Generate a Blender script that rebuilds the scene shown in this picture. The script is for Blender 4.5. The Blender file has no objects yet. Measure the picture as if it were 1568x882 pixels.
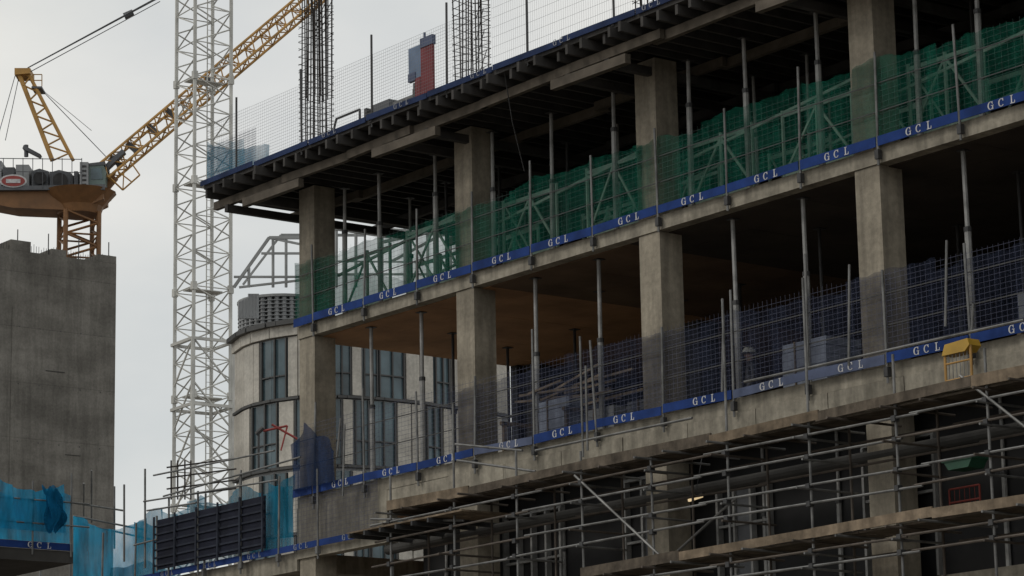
import bpy, math, random
from mathutils import Matrix, Vector
random.seed(7)
sc=bpy.context.scene
V=Vector
# ------------------------------------------------------------------ camera
th=math.radians(12.27); rho=math.radians(1.08); az=math.radians(37.5)
cd=bpy.data.cameras.new("camera"); cam=bpy.data.objects.new("camera",cd); sc.collection.objects.link(cam)
cd.lens=101.8; cd.clip_end=6000
C=V((56.96,-37.6,1.6))
RT=V((math.sin(az),math.cos(az),0)); FH=V((-math.cos(az),math.sin(az),0)); UZ=V((0,0,1))
f_=FH*math.cos(th)+UZ*math.sin(th); u_=-FH*math.sin(th)+UZ*math.cos(th)
cr=RT*math.cos(rho)-u_*math.sin(rho); cu=RT*math.sin(rho)+u_*math.cos(rho)
M=Matrix((cr,cu,-f_)).transposed().to_4x4(); M.translation=C
cam.matrix_world=M; sc.camera=cam
def ray(x,y): return f_*4435+cr*(x-784)+cu*(441-y)
def on_y(x,y,Y):            # view ray through an image pixel, met with plane Y=const
    d=ray(x,y); return C+d*((Y-C.y)/d.y)
def far(x,y,F):             # view ray through an image pixel, cut at a chosen ground distance
    d=ray(x,y); return C+d*(F/d.dot(FH))
# ------------------------------------------------------------------ mesh builder
class MB:
    def __init__(s): s.v=[];s.f=[];s.m=[]
    def box(s,x0,x1,y0,y1,z0,z1,m=0):
        n=len(s.v)
        s.v+=[(x0,y0,z0),(x1,y0,z0),(x1,y1,z0),(x0,y1,z0),(x0,y0,z1),(x1,y0,z1),(x1,y1,z1),(x0,y1,z1)]
        for q in((0,3,2,1),(4,5,6,7),(0,1,5,4),(1,2,6,5),(2,3,7,6),(3,0,4,7)):
            s.f.append(tuple(n+i for i in q)); s.m.append(m)
    def beam(s,p,q,w,h,m=0,up=None):
        p=V(p);q=V(q);d=q-p
        if d.length<1e-6:return
        d.normalize(); up=V(up) if up else (UZ if abs(d.z)<.9 else V((0,1,0)))
        a=d.cross(up).normalized(); b=a.cross(d).normalized()
        a=a*w/2;b=b*h/2;n=len(s.v)
        for c in(p,q): s.v+=[tuple(c-a-b),tuple(c+a-b),tuple(c+a+b),tuple(c-a+b)]
        for k in((0,3,2,1),(4,5,6,7),(0,1,5,4),(1,2,6,5),(2,3,7,6),(3,0,4,7)):
            s.f.append(tuple(n+i for i in k)); s.m.append(m)
    def tube(s,p,q,r,m=0,n=7,r2=None):
        p=V(p);q=V(q);d=q-p
        if d.length<1e-6:return
        r2=r if r2 is None else r2
        d.normalize(); up=UZ if abs(d.z)<.9 else V((0,1,0))
        a=d.cross(up).normalized(); b=a.cross(d).normalized(); k0=len(s.v)
        for c,rr in((p,r),(q,r2)):
            for i in range(n):
                t=2*math.pi*i/n; s.v.append(tuple(c+a*math.cos(t)*rr+b*math.sin(t)*rr))
        for i in range(n):
            j=(i+1)%n; s.f.append((k0+i,k0+j,k0+n+j,k0+n+i)); s.m.append(m)
        s.f.append(tuple(k0+i for i in range(n))[::-1]); s.m.append(m)
        s.f.append(tuple(k0+n+i for i in range(n))); s.m.append(m)
    def quad(s,a,b,c,d,m=0):
        n=len(s.v); s.v+=[tuple(a),tuple(b),tuple(c),tuple(d)]; s.f.append((n,n+1,n+2,n+3)); s.m.append(m)
    def poly(s,pts,m=0):
        n=len(s.v); s.v+=[tuple(p) for p in pts]; s.f.append(tuple(range(n,n+len(pts)))); s.m.append(m)
    def prism(s,pts,off,m=0):
        off=V(off); a=[V(p) for p in pts]; b=[p+off for p in a]; n=len(a)
        s.poly(a,m); s.poly(b[::-1],m)
        for i in range(n): s.quad(a[i],b[i],b[(i+1)%n],a[(i+1)%n],m)
    def grid(s,fn,nu,nv,m=0):
        n=len(s.v)
        for j in range(nv+1):
            for i in range(nu+1): s.v.append(tuple(fn(i/nu,j/nv)))
        for j in range(nv):
            for i in range(nu):
                a=n+j*(nu+1)+i; s.f.append((a,a+1,a+nu+2,a+nu+1)); s.m.append(m)
    def truss(s,p,q,a,b,n,rc,rd,m=0,md=None,style='z'):
        md=m if md is None else md
        p=V(p);q=V(q);a=V(a);b=V(b); cs=[-a-b,a-b,a+b,-a+b]
        for c in cs: s.tube(p+c,q+c,rc,m,6)
        for k in range(n):
            t0=p.lerp(q,k/n); t1=p.lerp(q,(k+1)/n); tm=p.lerp(q,(k+.5)/n)
            for i in range(4):
                c0=cs[i];c1=cs[(i+1)%4]
                if style=='z':
                    s.tube(t0+c0,tm+c1,rd,md,5); s.tube(tm+c1,t1+c0,rd,md,5)
                else:
                    s.tube(t0+(c0 if k%2 else c1),t1+(c1 if k%2 else c0),rd,md,5)
                s.tube(t0+c0,t0+c1,rd*.8,md,5)
    def obj(s,name,mats,parent=None,smooth=False):
        me=bpy.data.meshes.new(name); me.from_pydata(s.v,[],s.f); me.update()
        for mt in mats: me.materials.append(mt)
        me.polygons.foreach_set("material_index",s.m)
        if smooth: me.polygons.foreach_set("use_smooth",[True]*len(s.f))
        o=bpy.data.objects.new(name,me); sc.collection.objects.link(o)
        if parent: o.parent=parent
        return o
def empty(name):
    o=bpy.data.objects.new(name,None); sc.collection.objects.link(o); return o
# ------------------------------------------------------------------ materials
def ramp(nt,fac,c0,c1,p0=.3,p1=.7):
    r=nt.nodes.new('ShaderNodeValToRGB'); r.color_ramp.elements[0].position=p0; r.color_ramp.elements[1].position=p1
    r.color_ramp.elements[0].color=(*c0,1); r.color_ramp.elements[1].color=(*c1,1); nt.links.new(fac,r.inputs[0]); return r.outputs[0]
def noise(nt,scale,vec,detail=6,rough=.6):
    n=nt.nodes.new('ShaderNodeTexNoise'); n.inputs['Scale'].default_value=scale; n.inputs['Detail'].default_value=detail
    n.inputs['Roughness'].default_value=rough; nt.links.new(vec,n.inputs['Vector']); return n.outputs[0]
def mapping(nt,sx,sy,sz):
    tc=nt.nodes.new('ShaderNodeTexCoord'); mp=nt.nodes.new('ShaderNodeMapping'); mp.inputs['Scale'].default_value=(sx,sy,sz)
    nt.links.new(tc.outputs['Object'],mp.inputs['Vector']); return mp.outputs[0]
def mul(nt,a,b,fac=1.0,bt='MULTIPLY'):
    m=nt.nodes.new('ShaderNodeMix'); m.data_type='RGBA'; m.blend_type=bt; m.inputs[0].default_value=fac
    nt.links.new(a,m.inputs[6]); nt.links.new(b,m.inputs[7]); return m.outputs[2]
def surf(name,col,var=.25,scale=1.5,rough=.8,metal=0,streak=0,bump=0,joint=None):
    m=bpy.data.materials.new(name); m.use_nodes=True; nt=m.node_tree; b=nt.nodes['Principled BSDF']
    b.inputs['Roughness'].default_value=rough; b.inputs['Metallic'].default_value=metal
    if rough>=.8: b.inputs['Specular IOR Level'].default_value=.2
    v=mapping(nt,1,1,1); n1=noise(nt,scale,v)
    c=ramp(nt,n1,[x*(1-var) for x in col],[min(1,x*(1+var)) for x in col],.32,.68)
    if streak:
        v2=mapping(nt,2.2,2.2,.18); n2=noise(nt,1.6,v2,5)
        c=mul(nt,c,ramp(nt,n2,(1-streak,)*3,(1.05,)*3,.35,.6))
        n3=noise(nt,9,v,4); c=mul(nt,c,ramp(nt,n3,(.84,)*3,(1.07,)*3,.35,.65))
        v3=mapping(nt,.35,.35,.9); n4=noise(nt,1.0,v3,3); c=mul(nt,c,ramp(nt,n4,(.85,.84,.82),(1.08,1.07,1.05),.4,.6))
    if joint:
        sx=nt.nodes.new('ShaderNodeSeparateXYZ'); nt.links.new(v,sx.inputs[0])
        mo=nt.nodes.new('ShaderNodeMath'); mo.operation='MODULO'; mo.inputs[1].default_value=joint; nt.links.new(sx.outputs[2],mo.inputs[0])
        c=mul(nt,c,ramp(nt,mo.outputs[0],(.72,)*3,(1,)*3,.0,.06))
        dv=nt.nodes.new('ShaderNodeMath'); dv.operation='DIVIDE'; dv.inputs[1].default_value=joint; nt.links.new(sx.outputs[2],dv.inputs[0])
        fl=nt.nodes.new('ShaderNodeMath'); fl.operation='FLOOR'; nt.links.new(dv.outputs[0],fl.inputs[0])
        wn=nt.nodes.new('ShaderNodeTexWhiteNoise'); wn.noise_dimensions='1D'; nt.links.new(fl.outputs[0],wn.inputs['W'])
        c=mul(nt,c,ramp(nt,wn.outputs[0],(.84,)*3,(1.05,)*3,0,1))
    nt.links.new(c,b.inputs['Base Color'])
    if bump:
        bp=nt.nodes.new('ShaderNodeBump'); bp.inputs['Strength'].default_value=bump; bp.inputs['Distance'].default_value=.02
        nt.links.new(noise(nt,25,v,5),bp.inputs['Height']); nt.links.new(bp.outputs[0],b.inputs['Normal'])
    return m
def net(name,col,alpha,var=.15,trans=.5,scale=1.2):
    m=bpy.data.materials.new(name); m.use_nodes=True; nt=m.node_tree; nt.nodes.clear()
    out=nt.nodes.new('ShaderNodeOutputMaterial'); mx=nt.nodes.new('ShaderNodeMixShader'); tr=nt.nodes.new('ShaderNodeBsdfTransparent')
    df=nt.nodes.new('ShaderNodeBsdfDiffuse'); tl=nt.nodes.new('ShaderNodeBsdfTranslucent'); m2=nt.nodes.new('ShaderNodeMixShader'); m2.inputs[0].default_value=trans
    v=mapping(nt,1,1,.45); n=noise(nt,scale,v,5)
    v2=mapping(nt,1.3,1.3,.25); n2=noise(nt,2.6,v2,4)
    cc=ramp(nt,n2,[x*.6 for x in col],[min(1,x*1.35) for x in col],.35,.65)
    nt.links.new(cc,df.inputs[0]); nt.links.new(cc,tl.inputs[0])
    r=ramp(nt,n,(max(0,alpha-var),)*3,(min(1,alpha+var),)*3,.35,.65)
    nt.links.new(r,mx.inputs[0]); nt.links.new(df.outputs[0],m2.inputs[1]); nt.links.new(tl.outputs[0],m2.inputs[2])
    nt.links.new(tr.outputs[0],mx.inputs[1]); nt.links.new(m2.outputs[0],mx.inputs[2]); nt.links.new(mx.outputs[0],out.inputs[0])
    return m
concrete=surf("concrete",(.30,.27,.22),.16,1.1,.9,0,.28,.3)
edge_conc=surf("slab_edge_concrete",(.33,.305,.255),.2,1.6,.9,0,.35,.3)
core_conc=surf("core_wall_concrete",(.185,.178,.165),.2,.35,.95,0,.2,.2,2.9)
dark_conc=surf("dark_and_shaded_concrete",(.06,.058,.055),.3,.8,.9)
soffit=surf("lit_plywood_soffit",(.34,.19,.10),.25,.8,.8)  # one plywood in three tones, lit to shaded, shade put into the colour
soffit2=surf("half_shaded_plywood_soffit",(.13,.085,.055),.3,.8,.8)
soffit3=surf("shaded_plywood_soffit",(.045,.036,.03),.3,.8,.8)
deckmat=surf("formwork_beam_timber",(.055,.052,.05),.35,2,.8)
deckbrown=surf("formwork_primary_timber",(.10,.085,.068),.35,2,.8)
timber=surf("scaffold_board_timber",(.21,.165,.12),.4,2.5,.85,0,.3)
oldboard=surf("old_board_timber",(.12,.10,.08),.4,3,.9,0,.3)
steel=surf("galvanised_steel_tube",(.15,.15,.148),.45,2.5,.5,.3)
rustytube=surf("rusty_scaffold_tube",(.085,.07,.058),.4,2.5,.7,.2)
propm=surf("prop_steel",(.26,.26,.255),.35,3,.6,.2)
darksteel=surf("dark_steel",(.05,.05,.052),.3,3,.6,.3)
rust=surf("rebar_steel",(.045,.04,.038),.4,5,.8,.2)
blue=surf("blue_banner",(.014,.04,.165),.35,1.5,.85)
blued=surf("dark_blue_edge_board",(.018,.032,.085),.4,1.5,.85)
bluegrey=surf("faded_banner",(.09,.11,.18),.3,1.5,.85)
white=surf("white_lettering",(.5,.5,.51),.25,6,.8)
dimwhite=surf("weathered_lettering",(.25,.26,.29),.3,6,.8)
black=surf("interior_shade_black",(.02,.02,.021),.3,1)  # near-black colour stands in for the deep shade of the interior
greennet=net("green_debris_netting",(.015,.13,.09),.44,.16,.35)
darknet=net("blue_grey_netting",(.04,.05,.085),.36,.14,.35)
bluenet=net("blue_debris_netting",(.02,.30,.52),.76,.18,.55)
tealnet=net("teal_debris_netting",(.02,.19,.31),.66,.2,.5)
palenet=net("pale_blue_netting",(.04,.22,.34),.38,.15,.5)
navynet=net("navy_debris_netting",(.03,.055,.13),.74,.12,.4)
thinnet=net("thin_grey_netting",(.08,.09,.12),.3,.1)
wiremat=surf("mesh_wire",(.17,.175,.19),.2,4,.6,.3)
wireblue=surf("mesh_wire_blue",(.055,.06,.10),.2,4,.6,.3)
wiregreen=surf("mesh_wire_green",(.03,.06,.055),.2,4,.6,.3)
greenpaint=surf("green_painted_truss",(.22,.30,.25),.25,3,.6,.1)
whitepaint=surf("white_crane_paint",(.50,.50,.475),.25,.8,.6)
galv=surf("galvanised_roof_steel",(.27,.28,.28),.25,.8,.6)
yellowp=surf("yellow_crane_paint",(.38,.21,.055),.3,1,.6)
orangep=surf("orange_crane_paint",(.20,.095,.035),.3,1,.6)
greybox=surf("grey_machinery",(.085,.09,.10),.3,1.2,.6)
redp=surf("red_paint",(.25,.035,.03),.25,2,.5)
yellowbright=surf("yellow_plastic",(.42,.25,.025),.2,2,.5)
greenp=surf("green_plastic",(.02,.09,.05),.2,2,.5)
panelw=surf("white_cladding_panel",(.46,.44,.40),.1,.8,.5,0,.12)
louvre=surf("grey_louvre",(.26,.27,.28),.15,.8,.6)
glass=surf("window_glass",(.075,.115,.135),.5,.5,.12)
frame=surf("dark_window_frame",(.05,.05,.05),.2,2,.5)
navy=surf("navy_panel",(.012,.014,.026),.3,2,.8)
slat=surf("navy_slat",(.025,.03,.045),.4,2,.8)
groundm=surf("ground_dirt",(.16,.14,.12),.3,.05,.95)
# ------------------------------------------------------------------ ground
g=MB(); g.quad((-2500,-2500,0),(2500,-2500,0),(2500,2500,0),(-2500,2500,0)); g.obj("ground",[groundm])
# ================================================================== MAIN BUILDING
bld=empty("concrete_frame_building")
X0=-.53; X1=44; D=16; BAY=6.4
b=MB()
for (z0,z1) in((15.32,15.62),(11.2,11.48),(7.15,7.45),(3.1,3.4)): b.box(X0,X1,-.03,D,z0,z1,0)
x=3.2
while x<X1:
    L=random.choice([2.03,1.6,2.4,2.03])
    b.box(x+.012,x+L-.012,-.07+random.uniform(-.015,.015),.22,10.72+random.uniform(-.04,.03),11.2+random.uniform(-.02,.0),1); x+=L
b.box(X0-.02,3.19,-.05,.24,10.0,11.2,1)
b.obj("slabs",[edge_conc,edge_conc],bld)
s=MB()
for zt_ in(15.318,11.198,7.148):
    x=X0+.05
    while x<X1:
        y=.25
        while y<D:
            mi=0 if x<6.2 else (1 if x<11.5 else 2)  # soffit shade painted in: boards get darker towards the right bays
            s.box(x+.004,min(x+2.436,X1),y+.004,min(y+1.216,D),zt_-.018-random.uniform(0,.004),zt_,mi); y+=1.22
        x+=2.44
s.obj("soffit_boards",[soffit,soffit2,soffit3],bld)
c=MB()
for i in range(7):
    xx=-.5+BAY*i
    for yy in (0,6.6,12.6):
        wid=.66
        for (z0,z1) in((15.63,19.02),(11.49,15.31),(7.46,11.19),(3.41,7.14),(0,3.12)):
            if yy==0 or z0>3: c.box(xx,xx+wid,yy+.004,yy+.6,z0,z1,0 if yy==0 else 1)  # inner rows take darker concrete, interior shade put into their colour
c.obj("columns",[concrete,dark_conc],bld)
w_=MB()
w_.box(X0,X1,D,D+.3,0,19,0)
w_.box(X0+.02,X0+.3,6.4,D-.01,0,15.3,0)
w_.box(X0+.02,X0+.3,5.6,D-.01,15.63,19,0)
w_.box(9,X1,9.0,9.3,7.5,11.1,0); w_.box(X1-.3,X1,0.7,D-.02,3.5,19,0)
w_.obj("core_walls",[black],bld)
wn=MB()
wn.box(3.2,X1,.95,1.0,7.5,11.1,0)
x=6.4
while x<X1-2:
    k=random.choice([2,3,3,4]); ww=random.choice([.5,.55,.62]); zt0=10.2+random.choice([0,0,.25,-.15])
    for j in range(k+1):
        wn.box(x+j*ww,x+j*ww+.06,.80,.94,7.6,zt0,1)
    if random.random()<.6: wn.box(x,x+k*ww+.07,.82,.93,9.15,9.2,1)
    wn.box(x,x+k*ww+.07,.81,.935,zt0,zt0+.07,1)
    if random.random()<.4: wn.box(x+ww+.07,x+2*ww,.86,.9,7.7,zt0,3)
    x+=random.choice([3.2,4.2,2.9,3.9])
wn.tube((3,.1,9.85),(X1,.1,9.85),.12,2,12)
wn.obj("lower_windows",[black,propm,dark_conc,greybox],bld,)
# roof formwork
r=MB()
r.box(-2.55,X1,-1.45,D,19.28,19.42,0)
x=-2.5
while x<X1:
    y0=-1.5+random.uniform(-.2,.12)
    r.box(x,x+.08,y0,D,19.06,19.27,0); x+=random.choice([.5,.5,.56,.42])
for k,yy in enumerate((-1.0,1.3,3.6,6.2,9,12)):
    x=-2.7
    while x<X1:
        L=random.uniform(2.6,4.4); r.beam((x,yy+random.uniform(-.12,.12),18.94),(x+L,yy+random.uniform(-.12,.12),18.94),.12,.2,1 if k<2 else 0); x+=L-random.uniform(.1,.6)
for xx in(-2.0,-.9,5.2,6.4,11.5,12.8,18.0,19.2,24.5):
    r.beam((xx,-1.15,18.74),(xx,4.5,18.74),.14,.18,0)
for xx in(-.9,4.6,11.2,17.6): r.beam((xx,-1.3,18.62),(xx+2.4,-1.25,18.62),.15,.2,1)
r.obj("roof_formwork",[deckmat,deckbrown],bld)
# ------------------------------------------------------------------ props
pr=MB()
def prop(x,y,z0,z1,split=.55,m=0,r_=1.0):
    zs=z0+(z1-z0)*split; lx=random.uniform(-.03,.03)
    pr.tube((x,y,z0),(x+lx*.5,y,zs),.052*r_,m,8); pr.tube((x+lx*.5,y,zs-.05),(x+lx,y,z1),.036*r_,m,8)
    pr.tube((x+lx*.5,y,zs-.06),(x+lx*.5,y,zs+.03),.075,1,8); pr.box(x-.1+lx,x+.1+lx,y-.1,y+.1,z1-.012,z1,1); pr.box(x-.1,x+.1,y-.1,y+.1,z0,z0+.01,1)
for i in range(6):
    for dx in(2.25,4.35):
        prop(-.5+BAY*i+dx+random.uniform(-.1,.1),.55,11.49,15.29,random.uniform(.5,.62),0,1.25)
        for yy in(2.6,4.8): prop(-.5+BAY*i+dx+random.uniform(-.5,.5),yy,11.49,15.29,.5,1)
        prop(-.5+BAY*i+dx+.3,.9,7.46,11.17,.5)
    for dx in(1.3,3.2,5.1):
        for yy in(.35,2.2,4.4):
            prop(-.5+BAY*i+dx+random.uniform(-.3,.3),yy+random.uniform(-.1,.1),15.63,18.84,random.uniform(.5,.75),0 if yy<1 else random.choice([0,1]),1.2 if yy<1 else 1)
pr.obj("steel_props",[propm,darksteel],bld)
t=MB()
for i in range(6):
    xb=-.5+BAY*i
    for yy in(.8,3.0):
        for (a,bb) in((.9,2.7),(3.6,5.6)):
            xa=xb+a+random.uniform(-.2,.2); xc=xb+bb; 
            zt=17.25+random.uniform(-.1,.15)
            for q in(xa,xc,(xa+xc)/2): t.tube((q,yy,15.63),(q,yy,zt+.1),.04,0,6)
            for zz in(15.95,zt): t.beam((xa,yy,zz),(xc,yy,zz),.04,.08,0)
            t.beam((xa,yy,15.95),((xa+xc)/2,yy,zt),.035,.055,0); t.beam(((xa+xc)/2,yy,zt),(xc,yy,15.95),.035,.055,0)
            if random.random()<.5: t.beam((xa,yy+.05,zt),((xa+xc)/2,yy+.05,15.95),.03,.045,0)
        t.beam((xb+.5,yy,16.9),(xb+BAY-.3,yy,17.5),.05,.06,0)
t.obj("formwork_trusses",[greenpaint],bld)
# ================================================================== EDGE PROTECTION
def letter_mesh(mat):
    """serif capitals G C L built from strokes"""
    L=MB()
    def arc(cx,a0,a1):
        n=14
        for k in range(n):
            t0=math.radians(a0+(a1-a0)*k/n); t1=math.radians(a0+(a1-a0)*(k+1)/n)
            def pt(t,o):
                w=(.006+.011*abs(math.cos(t)))*o; return (cx+(.058+w)*math.cos(t),0,.075+(.070+w*.8)*math.sin(t))
            L.quad(pt(t0,-1),pt(t1,-1),pt(t1,1),pt(t0,1))
    def bar(x0,x1,z0,z1): L.quad((x0,-.001,z0),(x1,-.001,z0),(x1,-.001,z1),(x0,-.001,z1))
    arc(-.26,42,320); bar(-.222,-.207,.095,.15); bar(-.222,-.196,.0,.07); bar(-.25,-.185,.065,.078)
    arc(0,42,322); bar(.038,.053,.095,.15); 
    bar(.235,.263,.0,.15); bar(.215,.285,.14,.152); bar(.215,.33,-.002,.012); bar(.316,.332,.0,.05)
    me=bpy.data.meshes.new("lettering"); me.from_pydata(L.v,[],L.f); me.update(); me.materials.append(mat); return me
def gcl(parent,pts,mat,scale=1.0,rz=0):
    me=letter_mesh(mat)
    for k,(p,tl) in enumerate(pts):
        q=bpy.data.objects.new("lettering_%d"%(k+1),me); sc.collection.objects.link(q)
        q.location=p; q.rotation_euler=(0,tl,math.radians(rz)); q.scale=(scale,)*3; q.parent=parent
def wires(mb,x0,x1,y,z0,z1,dx,dz,m=0,w=.006,wob=0,zvar=0):
    n=int((x1-x0)/dx); zt=z1
    for i in range(n+1):
        x=x0+i*dx
        if zvar and i%24==0: zt=z1+random.uniform(-zvar,zvar)
        mb.quad((x-w/2,y,z0),(x+w/2,y,z0),(x+w/2+wob,y,zt),(x-w/2+wob,y,zt),m)
    n=int((z1-z0)/dz)
    for i in range(n+1):
        z=z0+i*dz; mb.quad((x0,y+.004,z-w/2),(x1,y+.004,z-w/2),(x1,y+.004,z+w/2),(x0,y+.004,z+w/2),m)
def post(mb,x,y,z0,z1,m=0,lean=.04,r=.027):
    mb.tube((x,y,z0),(x+random.uniform(-lean,lean),y+random.uniform(-lean,lean),z1),r,m,7)
    mb.box(x-.05,x+.05,y-.05,y+.05,z0+.12,z0+.3,1)
def foldnet(mb,x0,x1,y,z0,z1,amp=.05,m=0,sag=.05,per=2.13,axis='x'):
    nu=int(abs(x1-x0)/.12)+2; ph=random.uniform(0,6)
    def fn(a,c):
        x=x0+(x1-x0)*a; s_=abs(math.sin(math.pi*(x-.3)/per))
        zt=z1-sag*s_+.03*math.sin(x*2.3+ph)+.02*math.sin(x*13+ph); z=z0+(zt-z0)*c
        yy=y+amp*(.5*math.sin(x*9+ph+c*1.5)+.3*math.sin(x*17+c*3+ph)+.4*math.sin(x*3.1))*(.3+.7*c)
        return (x,yy,z) if axis=='x' else (yy,x,z)
    mb.grid(fn,nu,6,m)
e=empty("edge_protection_fence")
m=MB(); pts=[]
for i in range(20):
    x=.3+2.13*i
    post(m,x,-.12,15.25,17.45+random.choice([0,.05,.25,-.1]),0)
    if i<19:
        dz=random.uniform(-.02,.02)
        m.beam((x+.03,-.14,15.71+dz),(x+2.10,-.14,15.71-dz),.02,.19+random.uniform(-.02,.01),2)
        pts.append(((x+1.1+random.uniform(-.12,.12),-.156,15.635),dz/1.06))
m.beam((X0,-.14,15.7),(.27,-.14,15.7),.02,.2,2)
for zz in(16.3,16.85): m.beam((X0,-.08,zz),(X1,-.08,zz),.012,.02,1)
wires(m,X0,X1-3,-.095,15.8,17.2,.16,.11,3,.005)
m.obj("posts_and_boards",[steel,darksteel,blue,wiregreen],e); gcl(e,pts,white)
n_=MB()
x=X0
while x<X1-2:
    L=random.choice([2.13,4.26,6.39]); foldnet(n_,x,min(x+L+.25,X1-2),-.04+random.uniform(-.02,.02),15.75,17.25+random.uniform(-.12,.15),.05,0,random.uniform(.02,.16)); x+=L
n_.obj("green_netting",[greennet],e,True)
n_=MB(); foldnet(n_,-.1,6,-.56,15.75,17.2,.03,0,axis='y'); n_.obj("green_netting_return",[greennet],e,True)
e2=empty("edge_protection_fence")
m=MB(); pts=[]
for i in range(20):
    x=.3+2.13*i
    post(m,x,-.14,11.1,13.35+random.choice([0,.3,.6,-.1]),0,.09)
    if i<19:
        faded=i in(3,7,8)
        dz=random.uniform(-.03,.03)
        m.beam((x+.03,-.17,11.56+dz),(x+2.10,-.17,11.56-dz),.02,.19+random.uniform(-.03,.01),3 if faded else 2)
        pts.append(((x+1.1+random.uniform(-.2,.2),-.186,11.49),dz/1.06))
m.beam((X0,-.17,11.56),(.27,-.17,11.56),.02,.2,2)
wires(m,X0,X1-3,-.11,11.65,13.2,.13,.10,4,.006,0,.06)
for zz in(12.2,12.8): m.beam((X0,-.09,zz),(X1,-.09,zz),.012,.022,1)
m.obj("posts_and_boards",[steel,darksteel,blue,bluegrey,wireblue],e2); gcl(e2,pts,white)
n_=MB(); x=5.6
while x<X1-2:
    L=random.choice([2.13,4.26]); foldnet(n_,x,min(x+L+.2,X1-2),-.05+random.uniform(-.02,.02),11.65,13.2+random.uniform(-.1,.1),.035,0,.08); x+=L
n_.obj("grey_netting",[darknet],e2,True)
n_=MB()
def drape(a,c_):
    x=-.45+1.9*a; return (x,-.28+.06*math.sin(x*11+c_*2),11.6+c_*(1.5-1.1*abs(a-.35)-.08*math.sin(a*14)))
n_.grid(drape,24,8); n_.obj("draped_netting",[navynet],e2,True)
e3=empty("edge_protection_fence")
m=MB(); pts=[]
x=-2.6
while x<X1: 
    m.beam((x,-1.5+random.uniform(-.02,.02),19.42+random.uniform(-.02,.02)),(x+2.35,-1.5,19.42+random.uniform(-.02,.02)),.02,.13,2); x+=2.4
for i in range(16):
    x=-1.1+2.9*i
    post(m,x,-1.42,19.2,21.3+random.choice([0,.3,.1]),1)
    pts.append(((x+1.3,-1.535,19.365),0))
wires(m,-2.5,9.2,-1.40,19.5,20.95,.085,.075,3,.006,0,.05)
wires(m,9.25,30,-1.40,19.5,21.6,.075,.22,3,.006,0,.1)
wires(m,-2.5,-.3,-1.36,19.5,20.4,.06,.06,4,.01)
m.obj("posts_and_mesh",[steel,darksteel,blued,wiremat,wireblue],e3); gcl(e3,pts[1:],dimwhite,.85)
n_=MB(); foldnet(n_,-1.4,.4,-2.5,19.5,20.7,.08,0,.3,axis='y'); foldnet(n_,-2.5,-.8,-1.38,19.5,20.4,.04,1,.2); n_.obj("blue_netting",[tealnet,palenet],e3,True)
# ------------------------------------------------------------------ rebar cages
for i in(0,1,2,3):
    m=MB(); xx=-.5+BAY*i; top=24 if i==0 else 22.6
    for a in range(4):
        for c_ in range(4):
            if a in(0,3) or c_ in(0,3):
                px=xx+.05+a*.187; py=.05+c_*.165
                m.tube((px,py,19.4),(px+random.uniform(-.05,.05),py+random.uniform(-.05,.05),top+random.uniform(-.3,.4)),.016,0,5)
                if i==0 and random.random()<.8: m.tube((px+.04,py,21.3),(px+.04+random.uniform(-.08,.08),py,25),.016,0,5)
    z=19.5
    while z<top-.3:
        j=random.uniform(-.04,.04)
        for (p,q) in(((xx,.0),(xx+.66,.0)),((xx+.66,0),(xx+.66,.6)),((xx+.66,.6),(xx,.6)),((xx,.6),(xx,0))):
            m.tube((p[0],p[1],z+j),(q[0],q[1],z-j),.009,0,4)
        z+=random.uniform(.14,.21)
    if i==1:
        for k in range(5):
            m.tube((xx+.66,.2,19.6+k*.5),(xx+1.0+random.random()*.2,.1,20.2+k*.5),.01,0,4)
    if i==0:
        for k in range(5): m.tube((xx+.5,.1,22.5+k*.12),(xx+1.3+random.random()*.5,.0,22.6+k*.3),.012,0,4)
    m.obj("rebar_column_cage",[rust])
# ------------------------------------------------------------------ roof machinery and panel
m=MB()
gx0=2.2
m.box(gx0,gx0+1.9,.2,1.3,19.6,20.35,0); m.box(gx0+.1,gx0+.8,.25,1.2,20.35,20.55,0); m.box(gx0+.9,gx0+1.8,.3,1.2,20.35,20.45,2)
for k in range(7): m.box(gx0+.15+k*.12,gx0+.2+k*.12,.18,.2,19.75,20.2,1)
m.tube((gx0+1.5,.5,20.4),(gx0+1.5,.5,20.8),.04,1)
for xx in(gx0-.05,gx0+1.95): m.box(xx-.05,xx+.05,.15,1.35,19.42,20.5,1)
m.box(gx0-.1,gx0+2,.2,.3,19.42,19.58,1); m.box(gx0-.1,gx0+2,1.2,1.3,19.42,19.58,1)
m.prism([(gx0-1.6,.3,19.42),(gx0-.3,.3,19.42),(gx0-.3,.3,20.25),(gx0-.8,.3,20.3),(gx0-1.5,.3,19.8)],(0,.8,0),0)
m.tube((gx0-1.7,.1,19.42),(gx0-1.2,.1,20.5),.03,1); m.tube((gx0-1.2,.1,20.5),(gx0-.2,.1,20.5),.03,1); m.tube((gx0-.2,.1,20.5),(gx0-.2,.1,19.42),.03,1)
m.obj("site_generator",[greybox,darksteel,steel])
m=MB(); p0=on_y(627,140,-.6); p1=on_y(664,140,-.6); pm=p0.x+.48
m.box(p0.x,pm,-.62,-.56,20.35,21.1,0); m.box(pm,p1.x,-.62,-.56,19.45,21.0,1); m.box(pm,p1.x+.02,-.64,-.54,21.0,21.22,2); m.box(p0.x,pm-.2,-.64,-.55,20.3,20.5,2)
m.box(pm-.22,pm-.01,-.63,-.57,19.6,20.34,1)
m.tube((pm,-.5,19.42),(pm,-.5,21.4),.03,2); m.obj("site_notice_board",[surf("faded_blue_sign",(.14,.19,.28),.25,2),surf("faded_red_sign",(.18,.045,.05),.25,2),bluegrey])
m=MB(); a=on_y(770,95,-1.5); b_=on_y(803,262,-.3); mid=(a+b_)/2+V((-.05,0,-.1)); m.tube(a,mid,.012,0,4); m.tube(mid,b_,.012,0,4); m.obj("hanging_rope",[darksteel])
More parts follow.
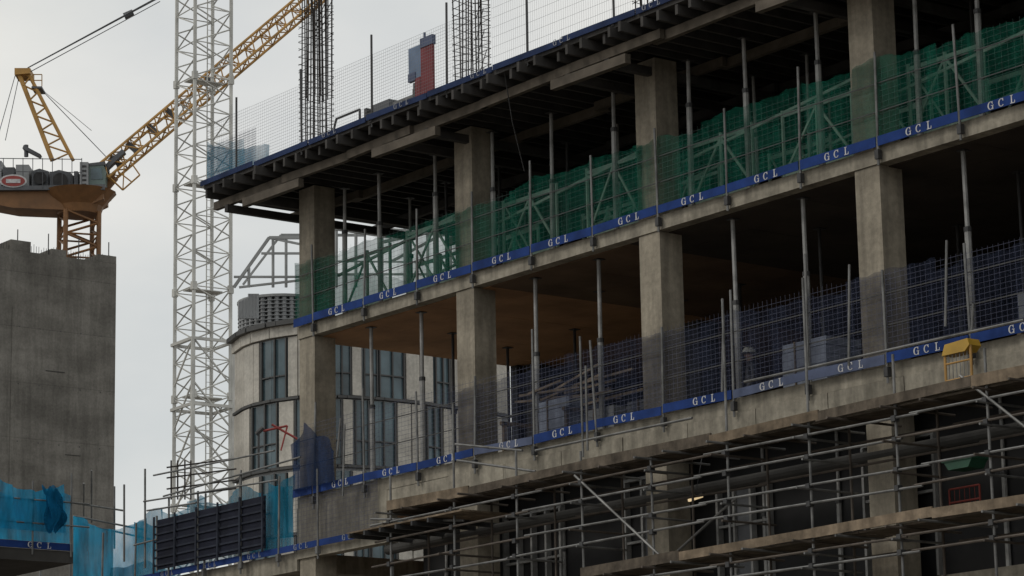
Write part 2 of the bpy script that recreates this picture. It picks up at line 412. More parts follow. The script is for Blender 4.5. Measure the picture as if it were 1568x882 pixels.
# ================================================================== SCAFFOLD
sf=empty("tube_scaffold")
m=MB(); YS=-1.4; YI=-.42
def zz_(x,y,Y=YS): return on_y(x,y,Y).z
boards=[zz_(1242,640),zz_(1242,818)]
rails=[zz_(1242,y) for y in(668,700,745,772,845,868)]
st=[(598,728),(694,618),(790,690),(893,690),(1000,690),(1115,455),(1242,422),(1378,540),(1520,530)]
xs=[]
for (px,py) in st:
    p=on_y(px,760,YS); xs.append(p.x)
    m.tube((p.x,YS,2),(p.x+random.uniform(-.05,.05),YS,on_y(px,py,YS).z),.026,0,8)
xs2=[xs[-1]+2.0*k for k in range(1,8)]
for x in xs2: m.tube((x,YS,2),(x,YS,12.2+random.random()),.026,0,8)
allx=xs+xs2
for x in allx: m.tube((x+.05,YI,2),(x+.05,YI,10.5),.026,4,8)
for z in rails:
    for (Y,o_) in((YS-.05,0),(YI+.05,-.1)):
        if o_ and random.random()<.3: continue
        x=xs[0]-.6+random.uniform(-.2,.2); zz=z+o_
        while x<X1:
            L=random.uniform(5.2,6.3); zn=z+o_+random.uniform(-.035,.035); m.tube((x,Y,zz),(x+L,Y,zn),.025,random.choice([0,0,4]) if not o_ else 4,7); x+=L-.2; zz=zn+.03
for z in boards:
    x=xs[0] if z==boards[0] else xs[3]
    while x<X1:
        L=random.choice([2.4,3.0,3.9,3.9])
        m.beam((x,YS-.09+random.uniform(-.01,.01),z+random.uniform(-.04,.03)),(x+L,YS-.09,z+random.uniform(-.04,.03)),.04,random.uniform(.17,.22),random.choice([2,2,3])); x+=L+random.uniform(-.1,.02)
    for k in range(4):
        x=xs[0]-.1 if z==boards[0] else xs[3]
        while x<X1:
            L=3.9; yy=YS+.14+k*.235; m.beam((x,yy,z-.1+k*.003),(x+L-random.uniform(0,.1),yy,z-.1+k*.003),.22,.038,3); x+=L
    for x in allx:
        for o_ in(0,.9): m.tube((x+.06+o_,YS-.3-random.random()*.3,z-.16),(x+.06+o_+random.uniform(-.1,.1),.0,z-.16),.025,random.choice([0,4]),7)
for x in allx:
    for z in rails:
        if random.random()<.75: m.tube((x+.03,YS-.15-random.random()*.3,z-.05),(x+.03,YI+.2,z-.05),.024,random.choice([0,4]),6)
        m.box(x-.05,x+.05,YS-.09,YS+.03,z-.05,z+.05,1)
def diag(a,b,Y): m.tube(on_y(*a,Y),on_y(*b,Y),.027,0,7)
diag((880,728),(1012,852),YS-.06); diag((1470,575),(1580,662),YS-.06); diag((1020,860),(1130,760),YI)
diag((694,680),(800,690),-1.0); diag((700,705),(820,722),-1.1); diag((568,795),(710,797),-1.3)
diag((1140,585),(1568,490),-.6); diag((820,690),(1060,640),-.5)
for (px,y0,y1) in((893,700,515),(900,690,560),(1300,560,405),(1448,500,368),(1488,510,465),(1106,600,480),(516,700,640),(525,760,650)):
    a=on_y(px,y0,-.5); c_=on_y(px+random.uniform(-6,6),y1,-.5); m.tube(a,c_,.025,0,7)
m.obj("scaffold_tubes",[steel,darksteel,timber,oldboard,rustytube],sf)
m=MB(); z=on_y(620,812,-.8).z
for k in range(5): m.beam((xs[0]-1.4,-1.5+k*.28,z),(xs[1]+.6,-1.5+k*.28,z),.25,.04,0)
for k in range(6): m.beam((xs[0]-1.2+k*.6,-1.7,z-.08),(xs[0]-1.2+k*.6,.2,z-.08),.06,.1,1)
m.obj("loading_platform",[timber,darksteel],sf)
lampm=bpy.data.materials.new("lit_tube"); lampm.use_nodes=True; bs=lampm.node_tree.nodes['Principled BSDF']; bs.inputs['Base Color'].default_value=(.8,.7,.5,1); bs.inputs['Emission Color'].default_value=(1,.75,.42,1); bs.inputs['Emission Strength'].default_value=.6
m=MB(); p=on_y(1065,763,-.3); m.beam(p-V((.2,0,.02)),p+V((.2,0,.02)),.05,.05,0); m.beam(p-V((.25,0,-.04)),p+V((.25,0,.07)),.09,.03,1); m.tube(p+V((0,0,.05)),p+V((0,.3,1.2)),.01,1,4); m.obj("site_tube_lamp",[lampm,darksteel])
m=MB(); a=on_y(1449,584,-.9); c_=on_y(1486,528,-.9)
x0,x1,z0,z1=a.x,c_.x,a.z,on_y(1468,532,-.9).z
for x in(x0,x1): m.tube((x,-.9,z0),(x,-.9,z1),.025,0)
for zt in(z0,z0+.3): m.tube((x0,-.9,zt),(x1,-.9,zt),.018,0)
for k in range(1,7): m.tube((x0+(x1-x0)*k/7,-.9,z0),(x0+(x1-x0)*k/7,-.9,z0+.6),.008,2,5)
m.prism([(x0-.03,-.95,z1-.1),(x1-.1,-.95,z1-.1),(x1+.02,-.95,z1+.0),(x1-.02,-.95,z1+.12),(x0+.05,-.95,z1+.09)],(0,.3,0),1)
m.obj("loading_gate",[yellowp,yellowbright,steel])
m=MB(); a=on_y(1452,722,-.4); c_=on_y(1494,702,-.4)
m.prism([(a.x+.1,-.5,a.z),(c_.x-.1,-.5,a.z),(c_.x,-.5,c_.z),(a.x,-.5,c_.z)],(0,.4,0),0); m.box(a.x-.03,c_.x+.03,-.53,-.07,c_.z,c_.z+.04,0)
m.tube((a.x,-.3,c_.z+.04),(c_.x,-.3,c_.z+.1),.02,1); m.obj("green_tool_bin",[greenp,darksteel])
m=MB(); a=on_y(1455,775,-.3); c_=on_y(1500,742,-.3)
for x in(a.x,c_.x): m.tube((x,-.3,a.z),(x,-.3,c_.z),.02,0)
for z in(a.z+.05,c_.z): m.tube((a.x,-.3,z),(c_.x,-.3,z),.02,0)
for k in range(1,6): m.tube((a.x+(c_.x-a.x)*k/6,-.3,a.z),(a.x+(c_.x-a.x)*k/6,-.3,c_.z),.008,0,4)
m.obj("red_pedestrian_barrier",[surf("dull_red_paint",(.12,.025,.02),.3,2)])
# ------------------------------------------------------------------ stacked materials on lower slab
def pallet(x,y,z,w,d,h,mat,n=4):
    m=MB()
    for k in range(3): m.box(x+k*(w-.1)/2,x+k*(w-.1)/2+.1,y,y+d,z,z+.1,1)
    for k in range(5): m.box(x,x+w,y+k*(d-.1)/4,y+k*(d-.1)/4+.1,z+.1,z+.13,1)
    for k in range(n):
        j=random.uniform(-.02,.02); m.box(x+.03+j,x+w-.03+j,y+.03,y+d-.03,z+.13+k*h/n+.004,z+.13+(k+1)*h/n-.008,0)
    m.box(x+w*.3,x+w*.3+.03,y+.0,y+d,z+.1,z+.14+h,1)
    m.obj("pallet_of_materials",[mat,timber])
wrap=surf("wrapped_blocks",(.26,.29,.36),.3,3)
pallet(8.3,.35,11.49,1.1,1,.85,wrap); pallet(9.6,.6,11.49,1.0,.9,.5,louvre,3); pallet(15.9,.5,11.49,1.3,1,.85,wrap,5); pallet(22.3,.3,11.49,1.2,.9,.7,louvre,3); pallet(11.1,.5,11.49,1.3,.9,.45,greybox,6)
m=MB()
for k in range(14):
    x=random.uniform(6.8,9.5); y=random.uniform(.3,1.3); z=12.2+random.random()*.6; m.beam((x,y,z),(x+random.uniform(1.2,2.5),y+random.uniform(-.2,.2),z+random.uniform(-.15,.3)),.06,.05,0)
for xx in(7.2,9.4): 
    m.beam((xx,.3,11.49),(xx,.3,12.2),.08,.08,0); m.beam((xx,1.3,11.49),(xx,1.3,12.2),.08,.08,0); m.beam((xx,.2,12.17),(xx,1.4,12.17),.08,.08,0)
m.obj("timber_stack_on_trestles",[timber])
# ------------------------------------------------------------------ site worker standing inside the lower floor
def worker(loc,rz):
    root=empty("site_worker"); root.location=loc; root.rotation_euler=(0,0,rz)
    J=[((0,0,.95),.15,.11),((0,.01,1.18),.14,.10),((0,0,1.40),.17,.11),((0,0,1.51),.06,.06),((0,.02,1.60),.075,.085),((0,.015,1.70),.08,.095),
       ((.19,0,1.42),.065,.06),((.26,.03,1.14),.05,.05),((.2,.24,1.04),.038,.035),((.17,.32,1.06),.035,.02),
       ((-.19,0,1.42),.065,.06),((-.25,-.02,1.13),.05,.05),((-.25,.12,.9),.038,.035),((-.245,.18,.84),.035,.02),
       ((.10,0,.88),.095,.1),((.12,.03,.50),.065,.065),((.12,0,.10),.045,.045),((.13,.17,.05),.045,.035),
       ((-.10,0,.88),.095,.1),((-.13,.02,.50),.065,.065),((-.13,-.03,.10),.045,.045),((-.14,.14,.05),.045,.035)]
    E=[(0,1),(1,2),(2,3),(3,4),(4,5),(2,6),(6,7),(7,8),(8,9),(2,10),(10,11),(11,12),(12,13),(0,14),(14,15),(15,16),(16,17),(0,18),(18,19),(19,20),(20,21)]
    me=bpy.data.meshes.new("body"); me.from_pydata([j[0] for j in J],E,[]); 
    o=bpy.data.objects.new("body",me); sc.collection.objects.link(o); o.parent=root
    sk=o.modifiers.new("skin",'SKIN'); o.modifiers.new("sub",'SUBSURF').levels=2
    for k,j in enumerate(J): me.skin_vertices[0].data[k].radius=(j[1],j[2])
    me.skin_vertices[0].data[0].use_root=True
    mt=bpy.data.materials.new("clothes_and_skin"); mt.use_nodes=True; nt=mt.node_tree; v=mapping(nt,1,1,1); sx=nt.nodes.new('ShaderNodeSeparateXYZ'); nt.links.new(v,sx.inputs[0])
    rr=nt.nodes.new('ShaderNodeValToRGB'); mr=nt.nodes.new('ShaderNodeMath'); mr.operation='DIVIDE'; mr.inputs[1].default_value=2; nt.links.new(sx.outputs[2],mr.inputs[0]); nt.links.new(mr.outputs[0],rr.inputs[0]); cr_=rr.color_ramp; cr_.interpolation='CONSTANT'
    cr_.elements[0].position=0; cr_.elements[0].color=(.02,.02,.03,1); cr_.elements[1].position=.47; cr_.elements[1].color=(.06,.06,.07,1)
    q=cr_.elements.new(.755); q.color=(.3,.18,.13,1)
    nt.links.new(rr.outputs[0],nt.nodes['Principled BSDF'].inputs[0]); me.materials.append(mt)
    h=MB()
    for j in range(6):
        a0=j*math.pi/12;a1=(j+1)*math.pi/12
        for i in range(16):
            t0=i*math.pi/8;t1=(i+1)*math.pi/8
            P_=lambda a,t_:(math.cos(t_)*.125*math.cos(a),.015+math.sin(t_)*.15*math.cos(a),1.70+.13*math.sin(a))
            h.quad(P_(a0,t0),P_(a0,t1),P_(a1,t1),P_(a1,t0))
    for i in range(16):
        t0=i*math.pi/8;t1=(i+1)*math.pi/8
        B=lambda k,t_,dz:(math.cos(t_)*.125*k,.015+math.sin(t_)*.15*k+(.03*(k-1)*8 if math.sin(t_)>0 else 0),1.70+dz)
        h.quad(B(1,t0,0),B(1,t1,0),B(1.12,t1,-.01),B(1.12,t0,-.01))
    h.beam((0,-.13,1.72),(0,.15,1.84),.02,.01)
    h.obj("hard_hat",[surf("hat_white",(.6,.6,.55),.1,3,.4)],root,True)
    fc=MB(); fc.prism([(0,.10,1.66),(-.018,.10,1.62),(.018,.10,1.62)],(0,.025,-.01)); fc.box(-.04,-.02,.095,.1,1.665,1.675,1); fc.box(.02,.04,.095,.1,1.665,1.675,1); fc.box(-.025,.025,.095,.1,1.585,1.592,1); fc.obj("face",[surf("skin",(.3,.18,.13),.1,4),darksteel],root)
    for sx_,bx,by,bz in((1,.17,.33,1.06),(-1,-.245,.2,.83)):
        hd=MB()
        for k in range(4):
            o0=V((bx+(k-1.5)*.02,by,bz)); L=.07-.008*abs(k-1.4); hd.tube(o0,o0+V((0,L*.6,-L*.3)),.009,0,6); hd.tube(o0+V((0,L*.6,-L*.3)),o0+V((0,L*.7,-L*.8)),.008,0,6)
        hd.tube((bx-sx_*.035,by-.03,bz),(bx-sx_*.06,by+.02,bz-.02),.01,0,6); hd.obj("fingers",[bpy.data.materials["skin"]],root)
px=on_y(1148,528,3.0); worker((px.x,3.0,11.49),math.radians(150))
# ================================================================== LEFT LEDGE
lg=empty("lower_terrace_fence")
m=MB(); zl=10.28
m.box(-16,-.56,-.05,9,zl-.55,zl-.1,0)
m.beam((-13,-.2,zl-.02),(4.2,-.2,zl-.02),.02,.15,2)
for k in range(9): post(m,-.4-1.7*k+1.0,-.22,zl-.4,zl+random.uniform(1.3,2.1),1)
for (px,y0,y1) in((240,875,790),(222,870,718),(190,860,742),(303,880,752),(369,870,720)):
    a=on_y(px,y0,-.3); c_=on_y(px,y1,-.3); m.tube(a,c_,.028,1)
for (a,c_) in(((220,768),(425,735)),((235,728),(420,690)),((225,782),(300,770)),((205,835),(240,826)),((250,760),(460,700)),((175,745),(175,775))): m.tube(on_y(*a,-.35),on_y(*c_,-.35),.024,1)
m.obj("ledge_and_rails",[edge_conc,steel,blue],lg)
gcl(lg,[((-.5-2.05*k+2.4,-.216,zl-.08),0) for k in range(0,7)],dimwhite,.9)
n_=MB(); xa=on_y(405,800,-.15).x
foldnet(n_,xa,X0,-.15,zl+.05,zl+1.75,.12,0,.3); n_.obj("blue_netting",[tealnet],lg,True)
n_=MB(); foldnet(n_,X0+.1,3.0,-.15,zl+.05,zl+1.2,.04,0); wires(n_,X0,3.0,-.18,zl,zl+1.3,.12,.1,1,.006); n_.obj("grey_netting",[thinnet,wireblue],lg)
n_=MB(); foldnet(n_,-9.5,xa,.6,zl+.2,zl+2.0,.14,0,.35); n_.obj("teal_netting",[tealnet],lg,True)
m=MB(); a=on_y(240,796,-.28); c_=on_y(406,760,-.28); zt=(a.z+c_.z)/2; zb=zl+.1
m.box(a.x,c_.x,-.3,-.26,zb,zt,0)
k=zb+.1
while k<zt: m.beam((a.x,-.32,k),(c_.x,-.32,k),.03,.045,1); k+=.2
for q in range(6): xx=a.x+(c_.x-a.x)*q/5; m.box(xx-.03,xx+.03,-.38,-.35,zb-.1,zt+.08,1)
m.obj("louvred_hoarding",[navy,slat],lg)
# ================================================================== FAR-LEFT DECK
e5=empty("far_deck_fence")
A=far(112,848,74)
m=MB(); m.box(A.x-10,A.x,A.y-14,A.y,A.z-.25,A.z+.05,0); m.box(A.x-1,A.x-.2,A.y-3.2,A.y-2.2,0,A.z-.25,0); m.box(A.x-1,A.x-.2,A.y-9,A.y-8,0,A.z-.25,0)
m.box(A.x+.02,A.x+.04,A.y-13,A.y-.05,A.z+.06,A.z+.24,2)
for k in range(10): m.tube((A.x+.06,A.y-.1-k*1.1,A.z-.1),(A.x+.06,A.y-.1-k*1.1+random.uniform(-.05,.05),A.z+1.7+random.random()*.4),.025,1)
for zz in(.7,1.3): m.tube((A.x+.1,A.y-13,A.z+zz),(A.x+.1,A.y+.4,A.z+zz),.022,1)
m.obj("deck_and_posts",[dark_conc,steel,blue],e5)
gcl(e5,[((A.x+.05,A.y-1.0-2.2*k,A.z+.08),0) for k in range(4)],white,1,90)
bundle=net("bundled_blue_netting",(.01,.13,.27),.8,.2,.4,4)
n_=MB(); foldnet(n_,A.y-13,A.y-.1,A.x+.0,A.z+.25,A.z+1.55,.14,0,.25,axis='y'); foldnet(n_,A.y-3.4,A.y-.3,A.x+.12,A.z+.5,A.z+1.8,.2,0,.3,axis='y')
def knot(a,c_):
    t_=2*math.pi*a; rr=.22*(.55+.45*math.sin(math.pi*c_))*(1+.4*math.sin(3*t_+6*c_)+.3*math.sin(5*t_-3*c_))
    return (A.x+.3+rr*math.cos(t_)*.6,A.y-.8+rr*math.sin(t_)+.12*math.sin(4*c_),A.z+.55+1.0*c_+.12*math.sin(3*t_))
n_.grid(knot,36,12,1)
n_.obj("blue_netting",[bluenet,bundle],e5,True)
A2=far(112,800,78)
n_=MB(); foldnet(n_,A2.y,A2.y+2.6,A2.x,A2.z-2.2,A2.z+.2,.16,0,.3,axis='y'); foldnet(n_,A2.y+1.0,A2.y+3.2,A2.x+.3,A2.z-2.2,A2.z-.9,.14,1,.3,axis='y'); n_.obj("blue_netting_drape",[bluenet,tealnet],e5,True)
m=MB()
for (a,c_) in(((112,790),(225,812)),((112,770),(190,782)),((115,800),(240,828)),((140,720),(140,800)),((175,745),(175,840)),((128,740),(128,790)),((190,745),(190,800))): m.tube(far(*a,79),far(*c_,80),.028,0)
m.obj("guard_rails",[steel],e5)
# ================================================================== CORE BUILDING
A=far(178,404,150)
m=MB(); k=1/23.0
m.box(A.x-14,A.x,A.y-30,A.y,0,A.z,0)
def yb(px): return A.y-(178-px)*k*1.27
m.box(A.x-14,A.x-.01,A.y-30,yb(22),A.z+.01,A.z+1.75,0)
m.box(A.x-2,A.x-.01,yb(86),yb(65),A.z+.01,A.z+.55,0); m.box(A.x-2,A.x-.01,yb(178),yb(158),A.z+.01,A.z+.4,0); m.box(A.x-2,A.x-.02,yb(124),yb(108),A.z+.01,A.z+.35,0)
for q in range(60):
    yy=yb(20)+q*(A.y-yb(20))/60; m.tube((A.x-.2,yy,A.z),(A.x-.2,yy,A.z+random.uniform(.25,.5)),.014,1,4)
for q in range(14):
    yy=A.y-.3-q*.6
    if q%3==0: m.tube((A.x-.3,yy,A.z),(A.x-.3,yy,A.z+1.2),.03,1,5)
for zz in range(4,34,3):
    for q in range(14): m.box(A.x,A.x+.006,A.y-.9-q*1.2,A.y-.84-q*1.2,zz+.9,zz+.96,1)
m.box(A.x,A.x+.03,A.y-6.1,A.y-5.9,8,A.z-3,0)
for (q0,z0,L,h) in((3,6.2,1.1,.05),(8,7.4,1.6,.04),(2,10.5,.9,.04)): m.box(A.x,A.x+.02,A.y-q0-L,A.y-q0,A.z-z0,A.z-z0+h,2)
m.obj("concrete_core_tower",[core_conc,darksteel,dark_conc])
# ================================================================== WHITE TOWER CRANE MAST
def crane_axes(phi):
    a=RT*math.cos(phi)+FH*math.sin(phi); b=-RT*math.sin(phi)+FH*math.cos(phi); return a,b
a,b_=crane_axes(math.radians(33.4)); base=far(309,760,138); base.z=0; top=far(309,-60,138); tip=V((base.x,base.y,top.z+6))
m=MB(); nn=int(tip.z/1.75)
m.truss(base,tip,a*1.0,b_*1.0,nn,.09,.038,0,style='z')
for k in range(0,nn,3):
    z=k*tip.z/nn
    p=V((base.x,base.y,z)); m.beam(p-a*.9,p+a*.9,.7,.05,0)
    for sgn in(-1,1):
        for ss in(-1,1): m.beam(p+a*sgn+b_*ss-V((0,0,.2)),p+a*sgn+b_*ss+V((0,0,.2)),.23,.23,0)
m.tube(base+a*.3+b_*.2,tip+a*.3+b_*.2,.03,0); m.tube(base+a*.6+b_*.2,tip+a*.6+b_*.2,.03,0)
z=0
while z<tip.z: m.tube(V((base.x,base.y,z))+a*.3+b_*.2,V((base.x,base.y,z))+a*.6+b_*.2,.013,0,4); z+=.35
zc=far(309,545,138).z; p=V((base.x,base.y,zc)); H=1.12
for dz in(0.6,-2.6):
    for (s1,s2) in((a,b_),(b_,a)):
        for sg in(-1,1): m.beam(p+s1*H+s2*sg*H+V((0,0,dz)),p-s1*H+s2*sg*H+V((0,0,dz)),.1,.14,0)
for q in range(4):
    z0=.6-q*2.1
    for (s1,s2) in((a,b_),(b_,a)):
        m.beam(p-s1+s2*-1.03+V((0,0,z0)),p+s1+s2*-1.03+V((0,0,z0-2.1)),.07,.07,0)
m.tube(p-a*1.1-b_*1.1+V((0,0,.6)),p-a*1.1-b_*1.1-V((0,0,9)),.09,0); m.tube(p+a*1.1-b_*1.1+V((0,0,.6)),p+a*1.1-b_*1.1-V((0,0,9)),.09,0)
m.obj("tower_crane_mast",[whitepaint])
# ================================================================== YELLOW LUFFING CRANE
lc=empty("luffing_tower_crane"); F=152
def fp(x,y,df=0): return far(x,y,F+df)
m=MB(); a,b_=crane_axes(math.radians(20))
p0=fp(120,408); p1=fp(120,328); p0.z-=1; p1=V((p0.x,p0.y,p1.z))
m.truss(p0,p1,a*.9,b_*.9,3,.13,.07,1,style='z')
def ring(c,r0,r1,z0,z1,mi,n=16): m.tube(V((c.x,c.y,z0)),V((c.x,c.y,z1)),r0,mi,n,r1)
zz=lambda y: fp(120,y).z
ring(p0,1.15,1.3,zz(330),zz(318),1); ring(p0,1.3,2.0,zz(318),zz(296),1)
def slab2(pts,depth,mi,d0=0): m.prism([fp(*q,-depth/2+d0) for q in pts],FH*depth,mi)
slab2([(-45,290),(158,290),(158,304),(120,322),(20,318),(-45,306)],2.0,1)
slab2([(-45,286),(160,282),(160,290),(-45,291)],2.6,2)
for (x0_,x1_,yt) in((-44,-14,250),(-12,2,246),(4,22,256),(24,44,252)):
    slab2([(x0_,yt),(x1_,yt),(x1_,286),(x0_,286)],1.8,3 if x0_<3 or x0_>20 else 2)
slab2([(48,262),(60,258),(74,262),(74,288),(48,288)],1.4,2); m.tube(fp(61,272,-1),fp(61,272,1),.35,7,12)
slab2([(76,264),(90,260),(108,264),(108,290),(76,290)],1.7,2); m.tube(fp(92,276,-1.1),fp(92,276,1.1),.4,7,14)
slab2([(108,268),(112,268),(112,290),(108,290)],1.2,7)
slab2([(113,262),(119,262),(119,292),(113,292)],1.6,2)
slab2([(122,248),(135,248),(135,293),(122,293)],2.2,3)
for q in range(5): slab2([(125,253+q*7),(132,253+q*7),(132,256+q*7),(125,256+q*7)],2.24,7)
slab2([(136,254),(158,252),(162,262),(160,296),(136,296)],1.9,4)
slab2([(139,258),(155,257),(157,274),(139,275)],1.96,5); slab2([(135,250),(160,247),(160,252),(135,254)],2.0,2)
pts=[fp(20+21*math.cos(t_*math.pi/12),277+10*math.sin(t_*math.pi/12),-1.35) for t_ in range(24)]
m.prism(pts,FH*.05,8)
pts=[fp(20+18*math.cos(t_*math.pi/12),277+8*math.sin(t_*math.pi/12),-1.38) for t_ in range(24)]
m.prism(pts,FH*.03,6); m.prism([fp(x,y,-1.41) for x,y in((9,274),(31,274),(31,280),(9,280))],FH*.03,8)
for y in(242,262): m.tube(fp(-40,y,-1.3),fp(125,y+2,-1.3),.025,2,5)
for x in range(-40,126,15): m.tube(fp(x,242,-1.3),fp(x,288,-1.3),.022,2,5)
for d in(-.8,.8):
    m.tube(fp(27,108,d*.5),fp(80,246,d),.13,0,7); m.tube(fp(40,106,d*.5),fp(112,246,d),.10,0,7)
    A1=lambda t_:fp(27,108,d*.5).lerp(fp(80,246,d),t_); B1=lambda t_:fp(40,106,d*.5).lerp(fp(112,246,d),t_)
    for k in range(6):
        t0=k/6;t1=(k+.5)/6;t2=(k+1)/6
        m.tube(A1(t0),B1(t1),.05,0,5); m.tube(B1(t1),A1(t2),.05,0,5)
for k in range(7): m.tube(fp(27+53*k/6,108+138*k/6,-.6),fp(27+53*k/6,108+138*k/6,.6),.05,0,5)
slab2([(22,104),(46,104),(46,112),(22,114)],1.4,0)
slab2([(48,132),(64,132),(64,135),(48,135)],1.2,2)
for (q,w2) in(((50,114),(50,132)),((64,114),(64,132)),((50,114),(64,114)),((50,123),(64,123))): m.tube(fp(*q,-.5),fp(*w2,-.5),.03,0,4)
slab2([(36,222),(62,236),(60,240),(34,227)],.5,2); m.tube(fp(40,222),fp(40,240),.12,2)
for d in(-.5,.5):
    m.tube(fp(42,104,d),fp(250,-8+2*d,d),.035,2,4); m.tube(fp(46,110,d),fp(245,2,d),.025,2,4)
m.tube(fp(190,25),fp(204,19),.2,2,8)
m.tube(fp(24,112,-.3),fp(-5,215,-.3),.022,2,4); m.tube(fp(30,112,.4),fp(8,215,.4),.022,2,4); m.tube(fp(60,134),fp(172,250),.022,2,4)
m.tube(fp(60,134),fp(140,200),.015,2,4)
j0=fp(158,268,0); j1=fp(500,-22,8); ax=(j1-j0).normalized(); up=ax.cross(FH).normalized()
if up.z<0: up=-up
m.truss(j0,j1,up*.45,FH*.6,14,.08,.04,0,style='z')
for t_ in(.06,.13,.22,.3,.47): 
    c0=j0.lerp(j1,t_); m.beam(c0-up*.3,c0+up*.5,.3,.28,2)
m.beam(fp(158,262),fp(190,232),.5,.25,2)
for dd in(-.4,.4):
    m.tube(fp(168,272,dd),fp(188,291,dd),.05,0,5); m.tube(fp(188,291,dd),fp(214,268,dd),.05,0,5); m.tube(fp(214,268,dd),fp(200,248,dd),.04,0,5); m.tube(fp(180,262,dd),fp(202,279,dd),.04,0,5); m.tube(fp(190,252,dd),fp(188,291,dd),.035,0,5)
m.beam(fp(150,300),fp(175,270),.3,.5,1)
m.obj("crane_body",[yellowp,orangep,greybox,louvre,surf("cab_green_grey",(.12,.17,.16),.2,1,.4),glass,redp,darksteel,white],lc)
# ================================================================== PANELLED OFFICE BUILDING
ob=empty("panelled_office_building")
plan=[(362,108.5),(372,107.4),(388,106.5),(420,105.6),(460,105),(520,105),(580,105.6),(640,106.6),(700,108),(780,110)]
def pp(px):
    for i in range(len(plan)-1):
        if plan[i][0]<=px<=plan[i+1][0]:
            t_=(px-plan[i][0])/(plan[i+1][0]-plan[i][0]); Fq=plan[i][1]+t_*(plan[i+1][1]-plan[i][1]); q=far(px,600,Fq); return V((q.x,q.y,0))
zt=lambda y: far(460,y,105).z
def strip(m,xa,xb,y0,y1,mi,out=0.0,th_=.1):
    step=14; x=xa
    while x<xb:
        xe=min(xb,x+step); a=pp(x);c_=pp(xe); nrm=(c_-a).cross(UZ).normalized()
        if nrm.dot(FH)>0: nrm=-nrm
        a=a+nrm*out; c_=c_+nrm*out
        z0,z1=zt(y1),zt(y0)
        m.prism([a+UZ*z0,c_+UZ*z0,c_+UZ*z1,a+UZ*z1],-nrm*th_,mi); x=xe
m=MB()
strip(m,362,780,505,1500,0,0,.3)
strip(m,362,780,490,497,3,.4,.6); strip(m,362,780,497,513,1,.2,.3)
rows=[(515,606),(613,712),(722,815),(822,920)]
pat=[(364,400,'p'),(403,441,'g'),(444,466,'p'),(468,505,'g'),(507,536,'g'),(538,552,'p'),(556,577,'g'),(579,617,'g'),(620,640,'p'),(642,660,'p'),(664,686,'g'),(690,712,'p'),(714,750,'g'),(752,778,'p')]
for ri,(y0,y1) in enumerate(rows):
    off=0 if ri%2==0 else -14
    for (xa,xb,k) in pat:
        xa=max(363,xa+off); xb=min(779,xb+off)
        if xb-xa<3: continue
        if k=='p': strip(m,xa,xb,y0,y1,1,.12,.1)
        else:
            strip(m,xa,xb,y0,y1,2,.05,.05); mid=(xa+xb)/2
            for q in(xa,mid,xb-1.5): strip(m,q,q+1.8,y0,y1,3,.14,.08)
            strip(m,xa,xb,y0+ (y1-y0)*.62,y0+(y1-y0)*.62+2,3,.13,.08)
    strip(m,362,780,y1+1,y1+5,3,.16,.16)
m.obj("facade",[louvre,panelw,glass,frame],ob)
m=MB()
pc=far(432,480,110)
for k in range(36):
    t0=2*math.pi*k/36; p=V((pc.x,pc.y,0))+V((math.cos(t0),math.sin(t0),0))*1.6
    m.tube(p+UZ*(zt(490)-.5),p+UZ*zt(424),.1,0,6)
for q in range(10): m.tube(V((pc.x,pc.y,zt(430+q*6))),V((pc.x,pc.y,zt(430+q*6)+.03)),1.72,0,24)
m.tube(V((pc.x,pc.y,zt(424))),V((pc.x,pc.y,zt(420))),1.75,1,24); m.tube(V((pc.x,pc.y,zt(490)-.5)),V((pc.x,pc.y,zt(426))),1.5,1,24)
for k in range(14):
    x=366+k*2.2; m.tube(far(x,488,108),far(x,450 if k>6 else 462-k,108),.05,0,5)
def L(a,b,r_=.055,Fa=107,Fb=107,mi=1): m.beam(far(*a,Fa),far(*b,Fb),r_*2,r_*2,mi)
L((358,440),(412,364)); L((412,364),(470,364)); L((358,424),(470,424),.04); L((366,440),(470,428),.04); L((400,388),(470,388),.04)
for x in(381,418,438): L((x,440),(x,366 if x>400 else 410),.04)
L((412,364),(470,376),.04,107,112); L((430,360),(372,436),.04,112,112); L((430,360),(560,360),.05,112,112)
for q in(0,6): L((505,330+q*3),(600,344+q*3),.08,110,110)
for x in(515,545,585,620,655,690): L((x,440),(x,345),.045,111,111)
L((505,345),(720,362),.07,111,111); L((580,372),(700,345),.06,112,112); L((505,420),(720,420),.04,111,111); L((600,400),(690,352),.05,112,112); L((505,400),(720,402),.03,111,111)
m.obj("roof_plant_and_frame",[louvre,galv],ob)
m=MB()
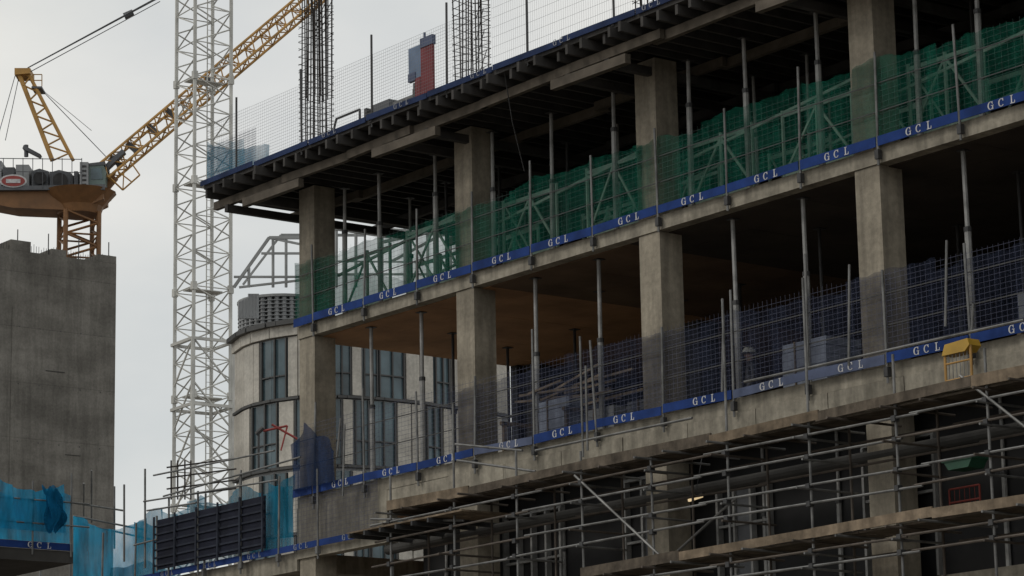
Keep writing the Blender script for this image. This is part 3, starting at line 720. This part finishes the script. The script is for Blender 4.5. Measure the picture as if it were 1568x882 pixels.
for x in(262,272,283,292): m.tube(far(x,765,100),far(x,705,100),.03,0,5)
for y in(712,728,745,758): m.tube(far(255,y+4,100),far(362,y-10,100),.03,0,5)
m.obj("rebar_starter_fence",[rust])
m=MB(); m.tube(far(403,660,96),far(440,652,96),.04,0); m.tube(far(416,650,96),far(455,672,96),.04,0); m.tube(far(440,652,96),far(430,690,96),.03,0); m.tube(far(392,665,96),far(403,655,96),.08,1); m.tube(far(396,660,96),far(396,720,96),.04,1); m.obj("red_davit_arm",[redp,darksteel])
# ================================================================== SKY AND SUN
w=bpy.data.worlds.new("World"); sc.world=w; w.use_nodes=True; nt=w.node_tree; bg=nt.nodes['Background']; bg.inputs[1].default_value=.1
sky=nt.nodes.new('ShaderNodeTexSky'); sky.sky_type='NISHITA'; sky.sun_disc=False
sun_dir=V((-.35,-.75,.75)).normalized()
sky.sun_elevation=math.asin(sun_dir.z); sky.sun_rotation=math.atan2(sun_dir.x,sun_dir.y)
tc=nt.nodes.new('ShaderNodeTexCoord'); mp=nt.nodes.new('ShaderNodeMapping'); mp.inputs['Scale'].default_value=(1,1,2.2); nt.links.new(tc.outputs['Generated'],mp.inputs[0])
n1=noise(nt,6,mp.outputs[0],7,.5)
cloud=ramp(nt,n1,(6.6,6.8,6.7),(8.4,8.3,7.9),.3,.68)
n2=noise(nt,2.6,mp.outputs[0],4,.5)
fac=ramp(nt,n2,(.8,)*3,(1,)*3,.35,.55)
mx=nt.nodes.new('ShaderNodeMix'); mx.data_type='RGBA'; nt.links.new(fac,mx.inputs[0]); nt.links.new(sky.outputs[0],mx.inputs[6]); nt.links.new(cloud,mx.inputs[7])
nt.links.new(mx.outputs[2],bg.inputs[0])
sd=bpy.data.lights.new("sun",'SUN'); sd.energy=.7; sd.angle=math.radians(15); sd.color=(1,.94,.84); so=bpy.data.objects.new("sun",sd); sc.collection.objects.link(so)
so.rotation_euler=sun_dir.to_track_quat('Z','Y').to_euler()
sc.view_settings.view_transform='Standard'; sc.view_settings.look='None'; sc.view_settings.exposure=0
